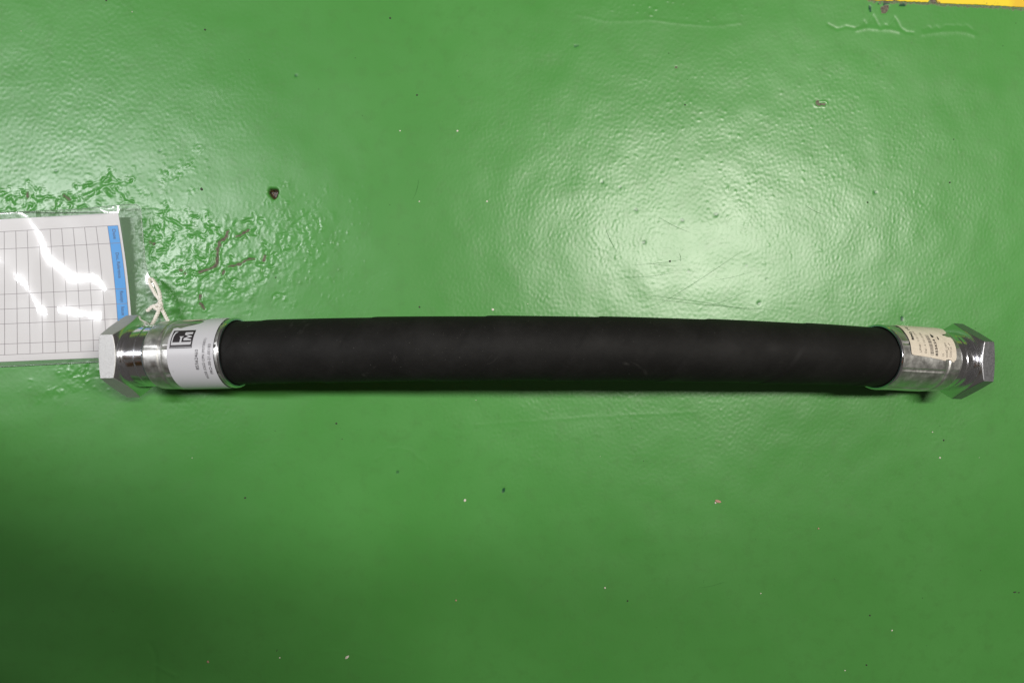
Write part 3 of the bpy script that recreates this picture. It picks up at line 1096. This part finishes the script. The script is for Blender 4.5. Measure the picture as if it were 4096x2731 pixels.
# ------------------------------------------------------------------ string
string = thing('string', 'white twisted cotton string knotted between the clear sleeve and the hose neck', 'string', tuple(np.array([*at(632, 1228, 0.0)[:2], 0.0])))


def cord(name, pts, R=0.0020, pitch=0.0085, strands=3, fray=0.0):
    P = [Vector(at(*p)) for p in pts]
    # Catmull-Rom resample
    out = []
    for i in range(len(P) - 1):
        p0, p1, p2, p3 = P[max(i - 1, 0)], P[i], P[i + 1], P[min(i + 2, len(P) - 1)]
        k = max(4, int((p2 - p1).length / 0.0006))
        for j in range(k):
            t = j / k
            out.append(0.5 * ((2 * p1) + (p2 - p0) * t + (2 * p0 - 5 * p1 + 4 * p2 - p3) * t * t + (3 * p1 - p0 - 3 * p2 + p3) * t ** 3))
    out.append(P[-1])
    vs, fs = [], []
    seg = 8
    for s in range(strands):
        b = len(vs); L_ = 0.0
        for i, p in enumerate(out):
            d = (out[min(i + 1, len(out) - 1)] - out[max(i - 1, 0)]).normalized()
            if i:
                L_ += (p - out[i - 1]).length
            u = d.cross(Vector((0, 0, 1)))
            if u.length < 0.1:
                u = d.cross(Vector((0, 1, 0)))
            u.normalize(); v = d.cross(u)
            a = 2 * math.pi * (L_ / pitch + s / strands)
            c = p + (u * math.cos(a) + v * math.sin(a)) * R * 0.48
            for q in range(seg):
                g = 2 * math.pi * q / seg
                vs.append(c + (u * math.cos(g) + v * math.sin(g)) * R * 0.56)
        nn = len(out)
        fs += [tuple(x + b for x in f) for f in grid_faces(nn, seg, True)]
        fs.append(tuple(b + q for q in range(seg))[::-1]); fs.append(tuple(b + (nn - 1) * seg + q for q in range(seg)))
    return prel(mesh(name, vs, fs, M_TWINE, string, True), string)


cord('loop', [(630, 1222, .020), (640, 1205, .0205), (634, 1192, .0205), (622, 1176, .019), (608, 1150, .017), (597, 1126, .0150), (599, 1116, .0120), (609, 1117, .0110), (619, 1129, .0135), (631, 1152, .018), (639, 1175, .021), (641, 1196, .0225), (638, 1212, .0215), (641, 1222, .021)])
cord('knot', [(640, 1205, .022), (646, 1216, .022), (641, 1228, .0225), (630, 1236, .023), (620, 1232, .0225), (622, 1222, .022), (632, 1218, .0235), (641, 1224, .024), (640, 1233, .0235), (630, 1240, .022)], R=0.0018)
cord('loose_end', [(634, 1222, .0215), (620, 1222, .021), (606, 1228, .0205), (596, 1237, .0200), (587, 1244, .0200)])
cord('leg', [(639, 1226, .0215), (634, 1245, .0220), (624, 1268, .0235), (614, 1288, .026), (607, 1300, .028), (600, 1318, .028)])
cord('leg', [(642, 1218, .0205), (648, 1236, .020), (660, 1260, .020), (671, 1281, .021), (680, 1300, .021), (690, 1325, .020)])

# ------------------------------------------------------------------ grit on the floor
vs, fs, mi = [], [], []


def grit(px, py, r, k, rot=None, asp=1.0):
    c = at(px, py, 0.0002); b = len(vs)
    rot = random.uniform(0, 6.28) if rot is None else rot
    q = 7
    for lvl, (sc, z) in enumerate(((1.0, 0.0), (0.8, 0.5), (0.35, 0.8))):
        for j in range(q):
            a = 2 * math.pi * j / q
            rr = r * sc * random.uniform(0.7, 1.15)
            ux, uy = rr * math.cos(a), rr * math.sin(a) * asp
            vs.append((c[0] + ux * math.cos(rot) - uy * math.sin(rot), c[1] + ux * math.sin(rot) + uy * math.cos(rot), 0.0001 + z * r * 0.7 * min(1, asp)))
    for lv in range(2):
        for j in range(q):
            k2 = (j + 1) % q
            fs.append((b + lv * q + j, b + lv * q + k2, b + (lv + 1) * q + k2, b + (lv + 1) * q + j)); mi.append(k)
    fs.append(tuple(b + 2 * q + j for j in range(q))); mi.append(k)


PXM = 0.000277
for px, py, r, k in ((1830, 524, 5, 0), (1948, 806, 4, 0), (1972, 1238, 6, 0), (1860, 2000, 6, 0), (1119, 2629, 3, 0), (1677, 806, 3, 0), (1600, 524, 3, 0), (3760, 1830, 4, 0), (3730, 1727, 3, 0), (1824, 2400, 4, 2), (3274, 2113, 4, 2),
                     (2510, 2402, 4, 1), (2420, 2350, 4, 0), (3043, 2372, 3, 0), (832, 2645, 5, 2), (1103, 1110, 3, 1), (806, 757, 6, 1), (1345, 1693, 4, 1), (980, 1990, 4, 1), (3775, 1760, 4, 1), (1678, 1228, 4, 1),
                     (2740, 420, 4, 1), (3800, 730, 4, 1), (3470, 810, 4, 1), (3480, 2460, 4, 1), (3466, 2658, 4, 1), (3815, 558, 3, 1), (2680, 1045, 5, 1), (820, 120, 4, 1), (1561, 73, 4, 1), (1668, 381, 4, 1), (425, 3, 4, 1), (3568, 2520, 4, 0), (3380, 2680, 3, 0)):
    grit(px, py, r * PXM, k)
grit(1388, 2627, 9 * PXM, 0, 0.7, 0.55)
grit(2872, 2004, 15 * PXM, 2, -0.25, 0.42); grit(2862, 2010, 5 * PXM, 0)
grit(4060, 2367, 8 * PXM, 1, 0.2, 0.4); grit(4076, 2369, 5 * PXM, 1, 0.0, 0.5)
grit(1108, 2600, 7 * PXM, 1, 1.2, 0.25)
for _ in range(55):
    k = random.choice((0, 1, 1, 1))
    grit(random.uniform(0, 4096), random.uniform(0, 2731), random.uniform(1.0, 2.1) * PXM, k)
gr = mesh('floor_grit', vs, fs, [M_PALE, M_DARK, M_PINK]); gr['kind'] = 'stuff'
gr.data.polygons.foreach_set('material_index', mi)

# fine scratches in the gloss of the paint
N = NT('scratched_paint')
N.setp(Base_Color=c4(0.045, 0.15, 0.04), Roughness=0.8, Specular_IOR_Level=0.1); M_SCR = N.m
vs, fs = [], []
for a, b in (((2560, 1190), (3130, 1242)), ((2555, 1176), (3060, 1250)), ((2780, 1242), (3000, 1160)), ((2420, 905), (2470, 1010)), ((2530, 1060), (2740, 1035)), ((2715, 1010), (2722, 1045)), ((2630, 865), (2760, 930)),
             ((2600, 1240), (2960, 1010)), ((2500, 1110), (2700, 1090)), ((2860, 1120), (3010, 1085)), ((2590, 1050), (2700, 1062)), ((3220, 820), (3300, 860)), ((2790, 2350), (2900, 2325)), ((2818, 2310), (2820, 2350)), ((1650, 800), (1675, 715))):
    A_, B_ = at(*a, 0.0003), at(*b, 0.0003)
    d = (B_ - A_) / np.linalg.norm(B_ - A_); sd = np.array([-d[1], d[0], 0]) * 0.00011
    k0 = len(vs)
    for k in range(9):
        t = k / 8
        p = A_ + (B_ - A_) * t + sd * 12 * math.sin(math.pi * t) * (1 if a[0] % 2 else -1)
        w = 0.25 + math.sin(math.pi * t)
        vs += [p - sd * w, p + sd * w]
    fs += [(k0 + 2 * k, k0 + 2 * k + 2, k0 + 2 * k + 3, k0 + 2 * k + 1) for k in range(8)]
sc = mesh('floor_scratches', vs, fs, M_SCR); sc['kind'] = 'stuff'

# ------------------------------------------------------------------ the photographer, leaning over the hose outside the frame
N = NT('orange_work_cloth')
N.setp(Base_Color=N.mix(N.ramp(N.noise(12, 4), 0.4, 0.7), c4(0.42, 0.10, 0.025), c4(0.30, 0.075, 0.02)), Roughness=0.85); M_CLOTH = N.m
N = NT('skin')
N.setp(Base_Color=c4(0.42, 0.24, 0.16), Roughness=0.55); M_SKIN = N.m
N = NT('dark_hair')
N.setp(Base_Color=c4(0.02, 0.015, 0.012), Roughness=0.6); M_HAIR = N.m
N = NT('black_plastic')
N.setp(Base_Color=c4(0.015, 0.015, 0.016), Roughness=0.5); M_BLACK = N.m
person = thing('person', 'person in orange work clothes bending forward over the hose with both hands raised', 'person', (-0.80, -0.16, 0.0))


def skinned(name, V, E_, mat, sub_=2):
    me_ = bpy.data.meshes.new(name)
    me_.from_pydata([v[:3] for v in V], E_, [])
    o = link(name, me_, mat)
    o.parent = person; o.matrix_parent_inverse = Matrix.Translation(-person.location)
    md = o.modifiers.new('skin', 'SKIN')
    for k_, v in enumerate(V):
        me_.skin_vertices[0].data[k_].radius = (v[3], v[4] if len(v) > 4 else v[3])
        me_.skin_vertices[0].data[k_].use_root = k_ == 0
    md.use_smooth_shade = True
    ss = o.modifiers.new('smooth', 'SUBSURF'); ss.levels = ss.render_levels = sub_
    return o


V = [(-0.84, -0.17, 0.90, 0.16, 0.12), (-0.64, -0.14, 0.99, 0.16, 0.12), (-0.42, -0.08, 1.05, 0.19, 0.13), (-0.18, -0.03, 1.08, 0.17, 0.11), (-0.06, 0.0, 1.085, 0.075), (0.0, 0.01, 1.08, 0.070)]
E_ = [(0, 1), (1, 2), (2, 3), (3, 4), (4, 5)]
for sx in (-1, 1):
    b = len(V)
    V += [(-0.86, -0.16 + sx * 0.10, 0.83, 0.10), (-0.78, -0.16 + sx * 0.11, 0.48, 0.068), (-0.86, -0.16 + sx * 0.12, 0.09, 0.048), (-0.75, -0.16 + sx * 0.125, 0.045, 0.042)]
    E_ += [(0, b), (b, b + 1), (b + 1, b + 2), (b + 2, b + 3)]
b = len(V)
V += [(-0.16, -0.24, 1.05, 0.075), (0.08, -0.26, 0.97, 0.060), (0.16, -0.11, 0.91, 0.045), (0.098, -0.04, 0.872, 0.035, 0.026)]
E_ += [(3, b), (b, b + 1), (b + 1, b + 2), (b + 2, b + 3)]
b = len(V)
V += [(-0.20, 0.17, 1.05, 0.075), (-0.34, 0.12, 0.93, 0.060), (-0.17, -0.02, 0.90, 0.045), (-0.095, -0.03, 0.872, 0.035, 0.026)]
E_ += [(3, b), (b, b + 1), (b + 1, b + 2), (b + 2, b + 3)]
body = skinned('body', V, E_, M_CLOTH)
for sx in (-1, 1):
    Vh = [(sx * 0.092, -0.035, 0.885, 0.028, 0.020), (sx * 0.074, -0.02, 0.855, 0.030, 0.014)]
    Eh = [(0, 1)]
    for f in range(4):
        b = len(Vh); yy = 0.012 - f * 0.020
        Vh += [(sx * 0.073, yy, 0.835, 0.0095), (sx * 0.070, yy + 0.004, 0.812, 0.0088), (sx * 0.052, yy + 0.004, 0.800 + 0.002 * f, 0.008)]
        Eh += [(1, b), (b, b + 1), (b + 1, b + 2)]
    b = len(Vh)
    Vh += [(sx * 0.058, -0.050, 0.868, 0.0105), (sx * 0.036, -0.042, 0.866, 0.0095)]
    Eh += [(0, b), (b, b + 1)]
    skinned('hand', Vh, Eh, M_SKIN)
skinned('face', [(0.02, 0.01, 1.07, 0.085, 0.09), (0.08, 0.02, 1.03, 0.082, 0.088), (0.09, 0.02, 0.97, 0.062, 0.07)], [(0, 1), (1, 2)], M_SKIN)
skinned('hair', [(0.01, 0.01, 1.11, 0.095), (0.09, 0.02, 1.09, 0.105), (0.15, 0.02, 1.03, 0.085)], [(0, 1), (1, 2)], M_HAIR)
camt = thing('camera', 'small black compact camera held in both hands above the hose', 'camera', (0, 0, 0.79))
bmx = bmesh.new(); bmesh.ops.create_cube(bmx, size=1.0)
bmesh.ops.scale(bmx, vec=(0.115, 0.066, 0.040), verts=bmx.verts)
bmesh.ops.bevel(bmx, geom=bmx.edges[:], offset=0.006, segments=3, affect='EDGES')
bmesh.ops.translate(bmx, vec=(0, 0, 0.035), verts=bmx.verts)
mb = bpy.data.meshes.new('camera_body'); bmx.to_mesh(mb); bmx.free()
link('camera_body', mb, M_BLACK, camt)
bmx = bmesh.new(); bmesh.ops.create_cone(bmx, cap_ends=True, segments=40, radius1=0.022, radius2=0.025, depth=0.022)
bmesh.ops.translate(bmx, vec=(0, 0, 0.006), verts=bmx.verts)
mb = bpy.data.meshes.new('lens_barrel'); bmx.to_mesh(mb); bmx.free()
link('lens_barrel', mb, M_BLACK, camt)
